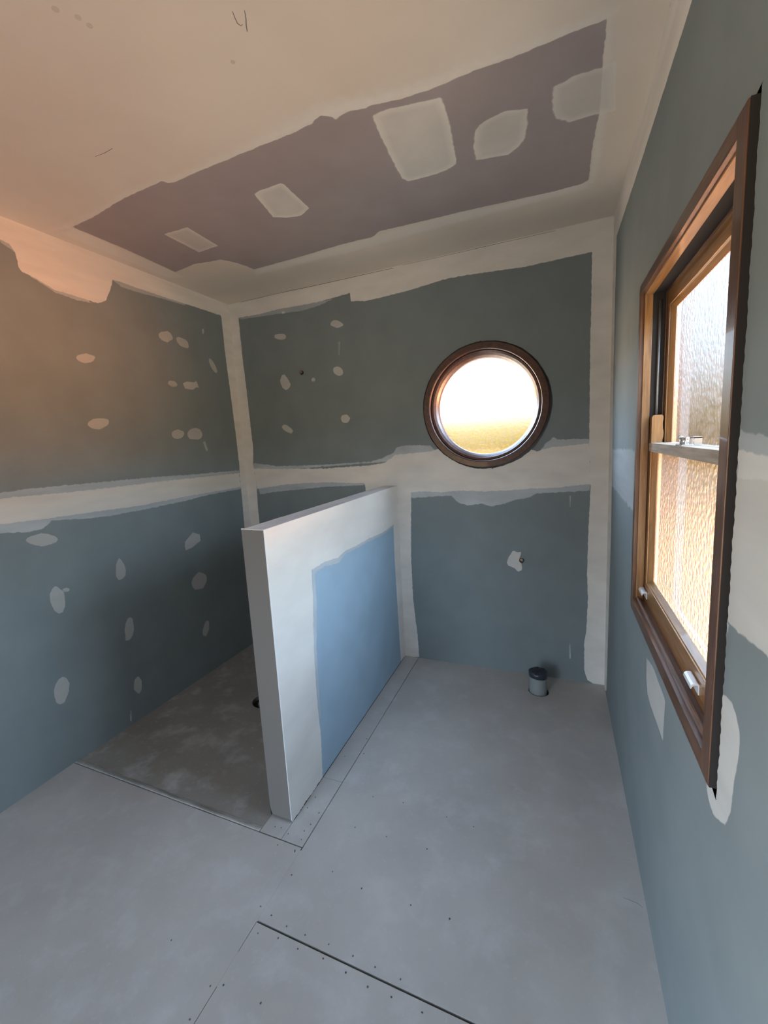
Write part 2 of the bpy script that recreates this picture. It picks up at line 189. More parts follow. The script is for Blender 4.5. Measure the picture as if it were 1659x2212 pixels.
def board_mat(name,board,stretch):
    """lining board with filler bands: the masks are distances stored on the mesh, roughened here by noise"""
    m,nt,b=mat(name,.72,spec=.35)
    n1=noise(nt,38,4); n2=noise(nt,4.5,3); n3=noise(nt,9,4,stretch=stretch); n4=noise(nt,160,2)
    jit=math_(nt,'MULTIPLY',math_(nt,'SUBTRACT',n1,.5),.55)
    def mask(a,lo=.42,hi=.60):
        return rng_(nt,math_(nt,'ADD',attr(nt,a),jit),lo,hi,smooth=True)
    bd=mix(nt,rng_(nt,n2,.3,.7),tuple(c*.93 for c in board),tuple(min(1,c*1.05) for c in board))
    sk=mix(nt,rng_(nt,n3,.3,.7),tuple(c*.85 for c in SKIM),tuple(c*1.12 for c in SKIM))
    fl=mix(nt,rng_(nt,n3,.25,.75),tuple(c*.86 for c in COMPOUND),tuple(c*1.05 for c in COMPOUND))
    sm=math_(nt,'MULTIPLY',mask('skim'),attr(nt,'skim_s'))
    fm=math_(nt,'MULTIPLY',mask('fill'),attr(nt,'fill_s'))
    c=mix(nt,fm,mix(nt,sm,bd,sk),fl)
    nt.links.new(c,b.inputs['Base Color'])
    bump(nt,b,math_(nt,'ADD',math_(nt,'MULTIPLY',fm,.6),math_(nt,'ADD',math_(nt,'MULTIPLY',n3,.35),math_(nt,'MULTIPLY',n4,.06))),.5,.0012)
    return m
BLUE=(.196,.224,.227)
M={}
M['board_x']=board_mat('moisture_board_side_wall',BLUE,(1,.25,1.6))
M['board_y']=board_mat('moisture_board_back_wall',BLUE,(.5,1,1.2))
M['partition']=board_mat('moisture_board_partition',(.30,.40,.475),(1,.3,.7))
def ceil_mat():
    m,nt,b=mat('ceiling_lining',.8,spec=.3)
    n1=noise(nt,30,4); n2=noise(nt,1.6,3,rough=.6); n4=noise(nt,140,2); n3=noise(nt,5,4)
    jit=math_(nt,'MULTIPLY',math_(nt,'SUBTRACT',n1,.5),.5)
    def mask(a,lo,hi): return rng_(nt,math_(nt,'ADD',attr(nt,a),jit),lo,hi,smooth=True)
    paint=mix(nt,rng_(nt,n2,.35,.65),(.70,.62,.525),(.76,.685,.59))
    paint=mix(nt,math_(nt,'MULTIPLY',mask('band',.3,.9),attr(nt,'band_s')),paint,(.80,.75,.68))
    bd=mix(nt,rng_(nt,n3,.3,.7),(.34,.29,.285),(.375,.325,.318))
    c=mix(nt,mask('board',.42,.60),paint,bd)
    fl=mix(nt,rng_(nt,n3,.3,.7),(.66,.62,.55),(.76,.72,.65))
    rim=rng_(nt,attr(nt,'rim'),.0,.5,1.12,.93)
    fl2=nd(nt,'ShaderNodeVectorMath',operation='SCALE'); nt.links.new(fl,fl2.inputs[0]); nt.links.new(rim,fl2.inputs[3])
    c=mix(nt,math_(nt,'MULTIPLY',mask('fill',.38,.62),attr(nt,'fill_s')),c,fl2.outputs[0])
    nt.links.new(c,b.inputs['Base Color']); bump(nt,b,math_(nt,'ADD',n4,math_(nt,'MULTIPLY',n3,3)),.15,.001)
    return m
M['ceiling']=ceil_mat()
def floor_mat(name,a=(.37,.352,.328),bb=(.45,.43,.405)):
    m,nt,b=mat(name,.62,spec=.4)
    n2=noise(nt,2.1,5,rough=.6); n1=noise(nt,60,3); n3=noise(nt,7,4,rough=.65)
    c=mix(nt,rng_(nt,n2,.3,.7),a,bb)
    c=mix(nt,math_(nt,'MULTIPLY',rng_(nt,n3,.50,.72),.5),c,(.52,.515,.51))
    c=mix(nt,math_(nt,'MULTIPLY',rng_(nt,n1,.62,.8),.3),c,(.54,.54,.54))
    nt.links.new(c,b.inputs['Base Color']); nt.links.new(rng_(nt,n3,.3,.7,.5,.75),b.inputs['Roughness'])
    bump(nt,b,n1,.15,.001); return m
M['floor']=floor_mat('fibre_cement_sheet')
M['shower']=floor_mat('screeded_shower_base',(.22,.20,.178),(.29,.27,.245))
def wood(name,lo,hi,st,rough=.33,coat=.25):
    m,nt,b=mat(name,rough,coat=coat); g=noise(nt,26,5,stretch=st,rough=.6); g2=noise(nt,5,2,stretch=st)
    c=mix(nt,rng_(nt,g,.35,.68),lo,hi); c=mix(nt,rng_(nt,g2,.45,.75,0,.5),c,tuple(x*.55 for x in lo))
    nt.links.new(c,b.inputs['Base Color']); bump(nt,b,g,.12,.0006); return m
RL,RH=(.070,.029,.014),(.16,.072,.036)
M['wood_v']=wood('varnished_cedar_upright',RL,RH,(5,5,.35)); M['wood_h']=wood('varnished_cedar_level',RL,RH,(5,.35,5))
GL,GH=(.20,.095,.032),(.36,.185,.070)
M['gold_v']=wood('golden_varnished_sash_upright',GL,GH,(5,5,.35)); M['gold_h']=wood('golden_varnished_sash_level',GL,GH,(5,.35,5))
M['worn_h']=wood('weathered_sash_rail',(.32,.25,.19),(.50,.41,.32),(5,.35,5),.6,0)
M['wood_round']=wood('dark_stained_round_frame',(.055,.020,.013),(.115,.045,.028),(2,2,2),.38)
M['timber']=wood('raw_stud_timber',(.10,.06,.035),(.18,.11,.06),(5,5,.35),.8,0)
M['cement']=mat('outer_wall_render',.9,(.22,.22,.23))[0]
M['paper']=mat('partition_end_board',.8,(.18,.165,.148))[0]
M['dark']=mat('dark_gap_and_shade',.9,(.02,.016,.014))[0]
M['chrome']=mat('chrome_latch',.22,(.72,.73,.74),1)[0]
M['lift']=mat('white_finger_lift',.3,(.78,.80,.82),.3)[0]
M['zinc']=mat('zinc_angle',.28,(.45,.45,.45),.85)[0]
M['pvc']=mat('grey_pvc',.45,(.25,.268,.262))[0]
M['tape']=mat('dark_plastic_bag',.35,(.030,.032,.045))[0]
M['copper']=mat('dull_copper',.45,(.35,.22,.14),.7)[0]
M['steel']=mat('dull_screw',.5,(.12,.11,.10),.4)[0]
M['spring']=mat('sash_balance_tube',.35,(.25,.26,.27),.8)[0]
def glass_mat():
    m=bpy.data.materials.new('frosted_pattern_glass'); m.use_nodes=True; nt=m.node_tree; nt.nodes.clear()
    n=noise(nt,62,1,rough=.4); v=noise(nt,40,3)
    f=rng_(nt,math_(nt,'ADD',math_(nt,'MULTIPLY',n,.8),math_(nt,'MULTIPLY',v,.2)),.38,.62,.76,.92)
    tr=nd(nt,'ShaderNodeBsdfTransparent'); tr.inputs[0].default_value=(.96,.97,.97,1)
    tl=nd(nt,'ShaderNodeBsdfTranslucent'); tl.inputs[0].default_value=(.12,.12,.12,1)
    gl=nd(nt,'ShaderNodeBsdfGlossy'); gl.inputs['Roughness'].default_value=.25; gl.inputs[0].default_value=(.9,.9,.9,1)
    bp=nd(nt,'ShaderNodeBump'); bp.inputs['Strength'].default_value=.6; bp.inputs['Distance'].default_value=.002
    nt.links.new(n,bp.inputs['Height']); nt.links.new(bp.outputs[0],gl.inputs['Normal']); nt.links.new(bp.outputs[0],tl.inputs['Normal'])
    rf=nd(nt,'ShaderNodeBsdfRefraction'); rf.inputs['Roughness'].default_value=.16; rf.inputs['IOR'].default_value=1.18; rf.inputs[0].default_value=(.95,.96,.96,1)
    b2=nd(nt,'ShaderNodeBump'); b2.inputs['Strength'].default_value=1.0; b2.inputs['Distance'].default_value=.003; nt.links.new(n,b2.inputs['Height']); nt.links.new(b2.outputs[0],rf.inputs['Normal'])
    a=nd(nt,'ShaderNodeMixShader'); a.inputs[0].default_value=.36; nt.links.new(tr.outputs[0],a.inputs[1]); nt.links.new(rf.outputs[0],a.inputs[2])
    c=nd(nt,'ShaderNodeMixShader'); nt.links.new(rng_(nt,n,.4,.62,.05,.14),c.inputs[0]); nt.links.new(a.outputs[0],c.inputs[1]); nt.links.new(tl.outputs[0],c.inputs[2])
    b=nd(nt,'ShaderNodeMixShader'); b.inputs[0].default_value=.04; nt.links.new(c.outputs[0],b.inputs[1]); nt.links.new(gl.outputs[0],b.inputs[2])
    o=nd(nt,'ShaderNodeOutputMaterial'); nt.links.new(b.outputs[0],o.inputs[0]); return m
M['glass']=glass_mat()
# ---------------------------------------------------------------- helpers
def link(name,me,m=None,parent=None,kind=None,label=None,cat=None,group=None):
    o=bpy.data.objects.new(name,me); COL.objects.link(o)
    if m: me.materials.append(m)
    tag(o,label,cat,kind,group)
    if parent: o.parent=parent
    return o
def tag(o,label=None,cat=None,kind=None,group=None):
    if kind: o['kind']=kind
    if label: o['label']=label
    if cat: o['category']=cat
    if group: o['group']=group
def empty(name,loc,label,cat,kind=None,group=None):
    o=bpy.data.objects.new(name,None); o.empty_display_size=.05; o.location=loc; COL.objects.link(o); tag(o,label,cat,kind,group)
    bpy.context.view_layer.update(); return o
def child(name,me,m,parent,label=None,kind=None):
    o=link(name,me,m,None,label=label,kind=kind); o.parent=parent
    if parent.type=='EMPTY': o.matrix_parent_inverse=Matrix.Translation(-Vector(parent.location))
    return o
def mesh(vs,fs,smooth=False):
    me=bpy.data.meshes.new('m'); me.from_pydata(vs,[],fs); me.update()
    if smooth:
        for p in me.polygons: p.use_smooth=True
    return me
def bmesh_of(fn,bevel=0,seg=2,smooth=False):
    bm=bmesh.new(); fn(bm)
    if bevel: bmesh.ops.bevel(bm,geom=list(bm.edges),offset=bevel,segments=seg,affect='EDGES',profile=.5,clamp_overlap=True)
    bmesh.ops.recalc_face_normals(bm,faces=list(bm.faces))
    me=bpy.data.meshes.new('m'); bm.to_mesh(me); bm.free()
    if smooth:
        for p in me.polygons: p.use_smooth=True
    return me
def box_in(bm,x0,x1,y0,y1,z0,z1):
    v=[bm.verts.new((x,y,z)) for x in (x0,x1) for y in (y0,y1) for z in (z0,z1)]
    for f in ((0,1,3,2),(4,6,7,5),(0,4,5,1),(2,3,7,6),(0,2,6,4),(1,5,7,3)): bm.faces.new([v[i] for i in f])
def box(*b,bevel=0,seg=2):
    def fn(bm):
        bs=b if isinstance(b[0],(tuple,list)) else [b]
        for q in bs: box_in(bm,*q)
    return bmesh_of(fn,bevel,seg)
def tube(p0,p1,r,seg=24,inner=None,smooth=True):
    """cylinder or pipe between two points"""
    p0,p1=Vector(p0),Vector(p1); d=(p1-p0).normalized(); a=d.orthogonal().normalized(); b=d.cross(a)
    prof=[(0,r),(1,r)] if inner is None else [(0,r),(1,r),(1,inner),(0,inner)]
    vs=[];fs=[];n=len(prof)
    for t,rr in prof:
        for i in range(seg):
            q=2*math.pi*i/seg; vs.append(p0.lerp(p1,t)+a*(rr*math.cos(q))+b*(rr*math.sin(q)))
    for k in range(n if inner is not None else n-1):
        for i in range(seg):
            j=(i+1)%seg;k2=(k+1)%n; fs.append((k*seg+i,k*seg+j,k2*seg+j,k2*seg+i))
    if inner is None: fs.append(tuple(range(seg))[::-1]); fs.append(tuple(range(seg,2*seg)))
    me=mesh(vs,fs); 
    if smooth:
        for p in me.polygons: p.use_smooth=len(p.vertices)==4 and inner is None
    return me
def lathe(prof,cx,cz,seg=128,closed=True):
    """ring around a y axis at (cx,cz); prof = [(r,y)]"""
    vs=[];fs=[];n=len(prof)
    for r,y in prof:
        for i in range(seg):
            q=2*math.pi*i/seg; vs.append((cx+r*math.cos(q),y,cz+r*math.sin(q)))
    for k in range(n if closed else n-1):
        k2=(k+1)%n
        for i in range(seg):
            j=(i+1)%seg; fs.append((k*seg+i,k*seg+j,k2*seg+j,k2*seg+i))
    me=mesh(vs,fs); bm=bmesh.new(); bm.from_mesh(me); bmesh.ops.recalc_face_normals(bm,faces=list(bm.faces)); bm.to_mesh(me); bm.free(); return me
def sdist(P,poly):
    """signed distance (inside positive) of points P (n,2) to a polygon"""
    poly=np.array(poly,float); d2=np.full(len(P),1e9); ins=np.zeros(len(P),bool); n=len(poly)
    for i in range(n):
        a=poly[i]; b=poly[(i+1)%n]; e=b-a; w=P-a
        L=max(e@e,1e-12); t=np.clip((w@e)/L,0,1); q=w-t[:,None]*e; d2=np.minimum(d2,(q**2).sum(1))
        c=((a[1]>P[:,1])!=(b[1]>P[:,1])); 
        if abs(e[1])>1e-12: ins^=c&(P[:,0]<e[0]*(P[:,1]-a[1])/e[1]+a[0])
    return np.where(ins,1,-1)*np.sqrt(d2)
def paint(P,items,wide=None):
    v=np.zeros(len(P)); s=np.zeros(len(P)); dd=np.full(len(P),0.)
    for poly,f,st in items:
        q=np.array(poly); lo=q.min(0)-f*3-.02; hi=q.max(0)+f*3+.02
        k=np.where((P>=lo).all(1)&(P<=hi).all(1))[0]
        if not len(k): continue
        d=sdist(P[k],poly); a=np.clip(.5+d/(4*f),0,1)
        up=a>v[k]; vk=v[k]; sk=s[k]; sk[up]=st; sk[(d>-3*f)&(sk==0)]=st; vk[up]=a[up]; v[k]=vk; s[k]=sk
        dd[k]=np.maximum(dd[k],np.clip(d/.06,0,1))
    return v,s,dd
def grid(ax,val,u0,u1,v0,v1,step,flip,hole=None,snap=None):
    """dense panel in the plane axis=val; hole(P)->bool removes faces; snap moves rim vertices"""
    nu=int(round((u1-u0)/step))+1; nv=int(round((v1-v0)/step))+1
    U,V=np.meshgrid(np.linspace(u0,u1,nu),np.linspace(v0,v1,nv),indexing='ij'); P=np.stack([U.ravel(),V.ravel()],1)
    i,j=np.meshgrid(np.arange(nu-1),np.arange(nv-1),indexing='ij'); a=(i*nv+j).ravel()
    F=np.stack([a,a+nv,a+nv+1,a+1],1)
    if flip: F=F[:,::-1]
    if hole is not None:
        cen=P[F].mean(1); F=F[~hole(cen)]
        used=np.zeros(len(P),int); np.add.at(used,F.ravel(),1)
        tot=np.full((nu,nv),4); tot[[0,-1],:]=2; tot[:,[0,-1]]=2; tot[0,0]=tot[0,-1]=tot[-1,0]=tot[-1,-1]=1
        rim=(used>0)&(used<tot.ravel()); P[rim]=snap(P[rim])
        keep=used>0; idx=np.cumsum(keep)-1; F=idx[F]; P=P[keep]
    co=np.zeros((len(P),3)); k=[q for q in range(3) if q!=ax]; co[:,k[0]]=P[:,0]; co[:,k[1]]=P[:,1]; co[:,ax]=val
    me=bpy.data.meshes.new('m'); me.vertices.add(len(P)); me.vertices.foreach_set('co',co.ravel())
    me.loops.add(F.size); me.loops.foreach_set('vertex_index',F.ravel().astype(np.int32))
    me.polygons.add(len(F)); me.polygons.foreach_set('loop_start',np.arange(0,F.size,4,dtype=np.int32)); me.polygons.foreach_set('loop_total',np.full(len(F),4,dtype=np.int32))
    me.update(calc_edges=True); return me,P
def setattr_(me,name,v):
    a=me.attributes.new(name,'FLOAT','POINT'); a.data.foreach_set('value',v.astype(np.float32))
def painted(me,P,**layers):
    for n,items in layers.items():
        v,s,dd=paint(P,items); setattr_(me,n,v); setattr_(me,n+'_s',s)
        if n=='fill': setattr_(me,'rim',dd)
def ragged(t,a=.004,k=1.0):
    return a*(math.sin(t*7+1)*.5+math.sin(t*19+2)*.35+math.sin(t*43*k)*.45+math.sin(t*97*k+.7)*.3)
# ---------------------------------------------------------------- back wall (y = 0) and round window opening
RC=(1.912,1.767)
def hole_r(t):                                        # uneven cut around the round frame, widest on the lower right
    return .3915+.007*max(0,math.cos(t+.45))+.0045*max(0,math.cos(t+.45))**4+ragged(t,.0022)
def h_round(c): 
    d=c-np.array(RC); t=np.arctan2(d[:,1],d[:,0]); r=np.hypot(d[:,0],d[:,1]); return r<np.array([hole_r(q) for q in t])-.0015
def s_round(p):
    d=p-np.array(RC); t=np.arctan2(d[:,1],d[:,0]); r=np.array([hole_r(q) for q in t]); return np.array(RC)+np.stack([np.cos(t)*r,np.sin(t)*r],1)
def small_hole(cx,cz,R):
    return lambda c: np.hypot(c[:,0]-cx,c[:,1]-cz)<R
STUB=[(.608,2.121),(2.133,.775)]
def h_back(c):
    r=h_round(c)
    for s in STUB: r|=small_hole(*s,.0165)(c)
    return r
def s_back(p):
    q=p.copy(); k=np.hypot(p[:,0]-RC[0],p[:,1]-RC[1])<.6; o=(np.abs(p[:,0])<.02)|(np.abs(p[:,0]-W)<.02)
    kk=k&~o
    # verts near the round window
    near=np.abs(np.hypot(p[:,0]-RC[0],p[:,1]-RC[1])-.395)<.03
    if near.any(): q[near]=s_round(p[near])
    for s in STUB:
        d=p-np.array(s); r=np.hypot(d[:,0],d[:,1]); m=r<.04
        q[m]=np.array(s)+d[m]/r[m][:,None]*.016
    return q
me,P=grid(1,0,0,W,-.03,H,.0075,False,h_back,s_back); painted(me,P,fill=B_FILL,skim=B_SKIM)
wb=link('wall_back',me,M['board_y'],kind='structure',label='blue-green plasterboard back wall with the round window and white joint bands',cat='wall')
def plate_round(x0,x1,z0,z1,c,R,y0,y1,seg=96):
    ins=[];outs=[]
    for i in range(seg):
        t=2*math.pi*i/seg; dx,dz=math.cos(t),math.sin(t); ins.append((c[0]+R*dx,c[1]+R*dz))
        k=min([(x1-c[0])/dx if dx>1e-6 else 1e9,(x0-c[0])/dx if dx<-1e-6 else 1e9,(z1-c[1])/dz if dz>1e-6 else 1e9,(z0-c[1])/dz if dz<-1e-6 else 1e9]); outs.append((c[0]+k*dx,c[1]+k*dz))
    for cx,cz in ((x0,z0),(x0,z1),(x1,z0),(x1,z1)):     # pull the nearest ray onto each corner
        j=min(range(seg),key=lambda i:(outs[i][0]-cx)**2+(outs[i][1]-cz)**2); outs[j]=(cx,cz)
    vs=[(x,y,z) for y in (y0,y1) for L_ in (ins,outs) for x,z in L_]; fs=[];n=seg
    for i in range(n):
        j=(i+1)%n
        fs+=[(i,j,n+j,n+i),(2*n+i,3*n+i,3*n+j,2*n+j),(i,2*n+i,2*n+j,j),(n+i,n+j,3*n+j,3*n+i)]
    return mesh(vs,fs)
child('masonry',plate_round(-.18,W+.18,-.15,H+.15,RC,.362,.035,.14),M['cement'],wb)
# ---------------------------------------------------------------- left wall (x = 0)
me,P=grid(0,0,YR,0,-.03,H,.0075,True); painted(me,P,fill=L_FILL,skim=L_SKIM)
wl=link('wall_left',me,M['board_x'],kind='structure',label='blue-green plasterboard wall on the left, wide white joint band and filler spots',cat='wall')
child('masonry',box(-.14,-.012,YR-.2,.14,-.15,H+.15),M['cement'],wl)
# ---------------------------------------------------------------- right wall (x = W) and window opening
WY0,WY1,WZ0,WZ1=-1.905,-.965,.890,2.062             # outer edges of the timber window frame
def h_right(c): return (c[:,0]>WY0-.006)&(c[:,0]<WY1+.003)&(c[:,1]>WZ0-.012)&(c[:,1]<WZ1+.002)
def s_right(p):
    q=p.copy(); near=(p[:,0]>WY0-.06)&(p[:,0]<WY1+.06)&(p[:,1]>WZ0-.06)&(p[:,1]<WZ1+.06)
    for i in np.where(near)[0]:
        y,z=p[i]; c=[(abs(y-(WY0-.010)),0),(abs(y-WY1-.003),1),(abs(z-(WZ0-.009)),2),(abs(z-WZ1-.002),3)]; 
        for d,k in sorted(c)[:2]:
            if d>.009: continue
            if k==0: q[i,0]=WY0-.010+ragged(z*6,.0025)
            if k==1: q[i,0]=WY1+.003+ragged(z*5,.001)
            if k==2: q[i,1]=WZ0-.009+ragged(y*5,.001)-.012*max(0,(-1.88-y)/.035)
            if k==3: q[i,1]=WZ1+.002+ragged(y*12,.003)+.009*max(0,(-1.88-y)/.035)
    return q
me,P=grid(0,W,YR,0,-.03,H,.0075,False,h_right,s_right); painted(me,P,fill=R_FILL,skim=R_SKIM)
wr=link('wall_right',me,M['board_x'],kind='structure',label='blue-green plasterboard wall on the right around the timber sash window',cat='wall')
def frame4(x0,x1,ya,yb,za,zb,Y0,Y1,Z0,Z1):            # slab with a rectangular opening (four boxes)
    return box((x0,x1,Y0,ya,Z0,Z1),(x0,x1,yb,Y1,Z0,Z1),(x0,x1,ya,yb,Z0,za),(x0,x1,ya,yb,zb,Z1))
child('masonry',frame4(W+.022,W+.15,WY0+.001,WY1-.001,WZ0+.001,WZ1-.001,YR-.2,.14,-.15,H+.15),M['cement'],wr)
PENCIL=mat('pencil_line',.8,(.22,.21,.20))[0]; CRACK=mat('joint_crack',.9,(.11,.085,.07))[0]
def mark(name,parent,ax,val,pts,w,m=None,off=.0003):
    """thin line drawn on a surface; pts are in-plane coordinates"""
    k=[q for q in range(3) if q!=ax]; vs=[];n=len(pts)
    for i,(u,v) in enumerate(pts):
        a=pts[max(i-1,0)];b=pts[min(i+1,n-1)]; dx,dy=b[0]-a[0],b[1]-a[1]; L_=math.hypot(dx,dy) or 1; ww=w*(.55+.45*math.sin(3.1*(i+.3)/n))
        for s in (-.5,.5):
            c=[0,0,0]; c[ax]=val+off; c[k[0]]=u-dy/L_*ww*s; c[k[1]]=v+dx/L_*ww*s; vs.append(c)
    return child(name,mesh(vs,[(2*i,2*i+1,2*i+3,2*i+2) for i in range(n-1)]),m or PENCIL,parent)
# ---------------------------------------------------------------- unseen rear wall, its doorway added to let fill light in
DY0,DY1=.54,1.36
wq=link('wall_rear',box((0,DY0,YR-.1,YR,-.03,H),(DY1,W,YR-.1,YR,-.03,H),(DY0,DY1,YR-.1,YR,2.08,H)),mat('rear_board',.8,(.35,.37,.37))[0],kind='structure',label='plain unseen wall behind the viewer, its doorway added for fill light',cat='wall')
# ---------------------------------------------------------------- ceiling
me,P=grid(2,H,0,W,YR,0,.009,True); painted(me,P,fill=C_FILL,band=C_BAND,board=C_BOARD)
ce=link('ceiling',me,M['ceiling'],kind='structure',label='cream plaster ceiling with one unpainted mauve board and filler patches',cat='ceiling')
child('roof_deck',box(-.18,W+.18,YR-.2,.18,H+.01,H+.12),M['cement'],ce)
# ---------------------------------------------------------------- floor: sheets over a subfloor, shower recess, joints
def plate_floor(x0,x1,y0,y1,c,R,z0,z1,seg=64):
    me=plate_round(x0,x1,y0,y1,c,R,z0,z1,seg)
    for v in me.vertices: v.co=(v.co.x,v.co.z,v.co.y)
    me.flip_normals(); me.update(); return me
WC=(2.239,-.185)
fl=link('floor',box(-.14,W+.14,YR-.2,.14,-.09,-.045),M['dark'],kind='structure',label='grey fibre cement sheet floor with dark joint lines and screw heads',cat='floor')
T=-.012
child('floor_sheet',box(0,1.4075,YR-.1,-1.5905,T,0),M['floor'],fl)
child('floor_sheet',plate_floor(1.4125,W,-1.8665,0,WC,.060,T,0),M['floor'],fl)
child('floor_sheet',box(1.4095,W,YR-.1,-1.8745,T,0),M['floor'],fl)
child('floor_sheet',box(1.4095,1.4125,-1.868,-1.60,T,-.0006),M['floor'],fl)
child('floor_strip',box(1.3085,1.4085,-1.5855,-1.238,T,0),M['floor'],fl)
child('floor_strip',box(1.3085,1.4085,-1.2365,-.0,T,0),M['floor'],fl)
child('floor_strip',box(1.201,1.3065,-1.5855,-1.490,T,0),M['floor'],fl)
for y0,y1 in ((-2.06,-1.965),(-2.42,-2.20)): child('joint_filler',box(1.4074,1.4096,y0,y1,T,-.0004),M['floor'],fl)
child('joint_filler',box(1.4074,1.4096,-1.873,-1.60,T,-.0004),M['floor'],fl)
child('subfloor',box((0,1.2,YR-.1,-1.586,-.045,T),(1.2,W,YR-.1,0,-.045,T-.001)),M['dark'],fl)
DR=(.625,-.78)
me=plate_floor(0,1.2,-1.57,0,DR,.085,-.045,0)
for v in me.vertices:
    if v.co.z>-.02: v.co.z=-.004-.0155*(v.co.y+1.57)
child('shower_base',me,M['shower'],fl,label='recessed shower base, brownish grey, falling to the drain')
sc0=None
for i,(x,y) in enumerate(SCREWS):
    if sc0 is None: sc0=tube((0,0,0),(0,0,.0006),.0026,10)
    if sc0.materials: o=bpy.data.objects.new('screw_head',sc0); COL.objects.link(o); o.parent=fl
    else: o=child('screw_head',sc0,M['steel'],fl)
    o.location=(x,y,0); o.scale=(random.uniform(.8,1.3),random.uniform(.8,1.3),1)
# drain hole with its pipe
dr=empty('shower_drain',(DR[0],DR[1],-.045),'dark round drain opening in the shower floor behind the half wall end','drain')
child('pipe',tube((DR[0],DR[1],-.12),(DR[0],DR[1],-.03),.050,32,.045),M['pvc'],dr)
child('opening',tube((DR[0],DR[1],-.125),(DR[0],DR[1],-.044),.084,32,.051),M['dark'],dr)
# metal angle at the shower edge
y0,y1=-1.5865,-1.558
vs=[];prof=[(y0,-.010),(y0,.0010),(y0+.003,.0022),(y0+.010,.0020),(y1-.006,-.0015),(y1,-.0055),(y1,-.010)]
for x in (0.001,1.199): vs+=[(x,y,z) for y,z in prof]
n=len(prof); fs=[(i,(i+1)%n,n+(i+1)%n,n+i) for i in range(n)]+[tuple(range(n))[::-1],tuple(range(n,2*n))]
me=mesh(vs,fs)
mz,nt,b=mat('dusty_zinc_angle',.3,(.5,.5,.49),.7); d=noise(nt,6,4,stretch=(1,4,1))
nt.links.new(mix(nt,rng_(nt,d,.40,.6),(.40,.385,.36),(.75,.75,.72)),b.inputs['Base Color']); nt.links.new(rng_(nt,d,.40,.6,.0,.8),b.inputs['Metallic'])
link('edge_angle',me,mz,label='long metal angle strip across the floor at the shower threshold',cat='floor trim')
# ---------------------------------------------------------------- half wall (partition)
PX0,PX1,PL,PH=1.200,1.308,-1.507,1.272
pr=link('wall_partition',box(PX0+.003,PX1-.003,PL+.004,0,.012,PH-.004),M['paper'],kind='structure',label='half-height stud wall with white plastered edges and a pale blue face',cat='wall')
child('bottom_plate',box(PX0+.012,PX1-.010,PL+.014,0,0,.013),M['dark'],pr)
me,P=grid(0,PX1,PL,0,0.005,PH,.0075,False); painted(me,P,fill=P_FILL,skim=P_SKIM)
# the first sheet stops short of the floor, its set end is trowelled down to it unevenly
vs_=np.zeros(len(me.vertices)*3); me.vertices.foreach_get('co',vs_); vs_=vs_.reshape(-1,3)
for i in np.where(vs_[:,2]<.006)[0]:
    y=vs_[i,1]; vs_[i,2]=.004 if y>-1.245 else max(.0008,.003+ragged(y*9,.004))
me.vertices.foreach_set('co',vs_.ravel()); me.update()
child('side_sheet',me,M['partition'],pr,label='pale blue sheet with broad white top and end bands')
me,P=grid(0,PX0,PL,0,0.005,PH,.03,True); painted(me,P,fill=[],skim=[])
child('shower_side_sheet',me,M['board_x'],pr)
capm,nt,b=mat('half_wall_cap',.75,(.5,.5,.5)); a_=noise(nt,9,4,stretch=(1,.5,1))
nt.links.new(mix(nt,rng_(nt,a_,.35,.65),(.60,.62,.66),(.76,.76,.77)),b.inputs['Base Color']); bump(nt,b,a_,.3,.002)
vs=[];fs=[];K=60
for i in range(K+1):
    y=PL+(0-PL)*i/K; vs+=[(PX0+ragged(y*8,.0016),y,PH-.0005+ragged(y*5,.001)),(PX0+.006,y,PH+.0012),(PX1-.004,y,PH+.0008),(PX1,y,PH)]
for i in range(K):
    for j in range(3): a=i*4+j; fs.append((a,a+1,a+5,a+4))
child('cap',mesh(vs,fs),capm,pr,label='pale grey top of the half wall')
# end board with a chipped lower left corner
out=[(PX0+.011,.013),(PX0+.018,.0125),(PX1-.012,.0128),(PX1-.0006,.011),(PX1-.0006,PH),(PX0,PH),(PX0,.06)]
out+= [(PX0+.001,.045),(PX0+.004,.028),(PX0+.008,.018)]
vs=[(x,PL,z) for x,z in out]+[(x,PL+.010,z) for x,z in out]; n=len(out)
fs=[tuple(range(n)),tuple(range(n,2*n))[::-1]]+[(i,n+i,n+(i+1)%n,(i+1)%n) for i in range(n)]
child('end_board',mesh(vs,fs),M['paper'],pr,label='bare buff end face of the half wall')
child('corner_bead',box(PX1-.003,PX1+.0003,PL-.0003,PL+.003,.012,PH),mat('corner_bead_white',.6,(.75,.75,.74))[0],pr)
rim=[(PX0-.0006+ragged(0,.0004),PX0+.012,PL-.0008,PL+.004,PH-.0005,PH+.0028),(PX0+.014,PX0+.055,PL-.0005,PL+.0035,PH-.001,PH+.0015),(PX0+.055,PX1,PL-.0004,PL+.003,PH-.002,PH+.0008)]
child('chipped_edge',box(*rim),mat('chipped_plaster',.9,(.74,.72,.68))[0],pr)
# ---------------------------------------------------------------- round window
w2=empty('window_2',(RC[0],0,RC[1]),'round window in a dark brown timber ring with frosted glass, on the back wall','window','structure')
fr=child('frame',lathe([(.385,.0345),(.385,-.011),(.382,-.0145),(.350,-.0145),(.3455,-.012),(.343,-.008),(.3425,.014),(.3425,.0345)],*RC),M['wood_round'],w2)
child('glazing_ring',lathe([(.3424,.10),(.3424,.016),(.338,.013),(.326,.017),(.313,.034),(.304,.058),(.303,.066),(.303,.10)],*RC),M['wood_round'],w2)
child('pane',lathe([(.3028,.072),(.001,.072),(.001,.076),(.3028,.076)],*RC,seg=96),M['glass'],w2,label='frosted pane, yellow glow low down')
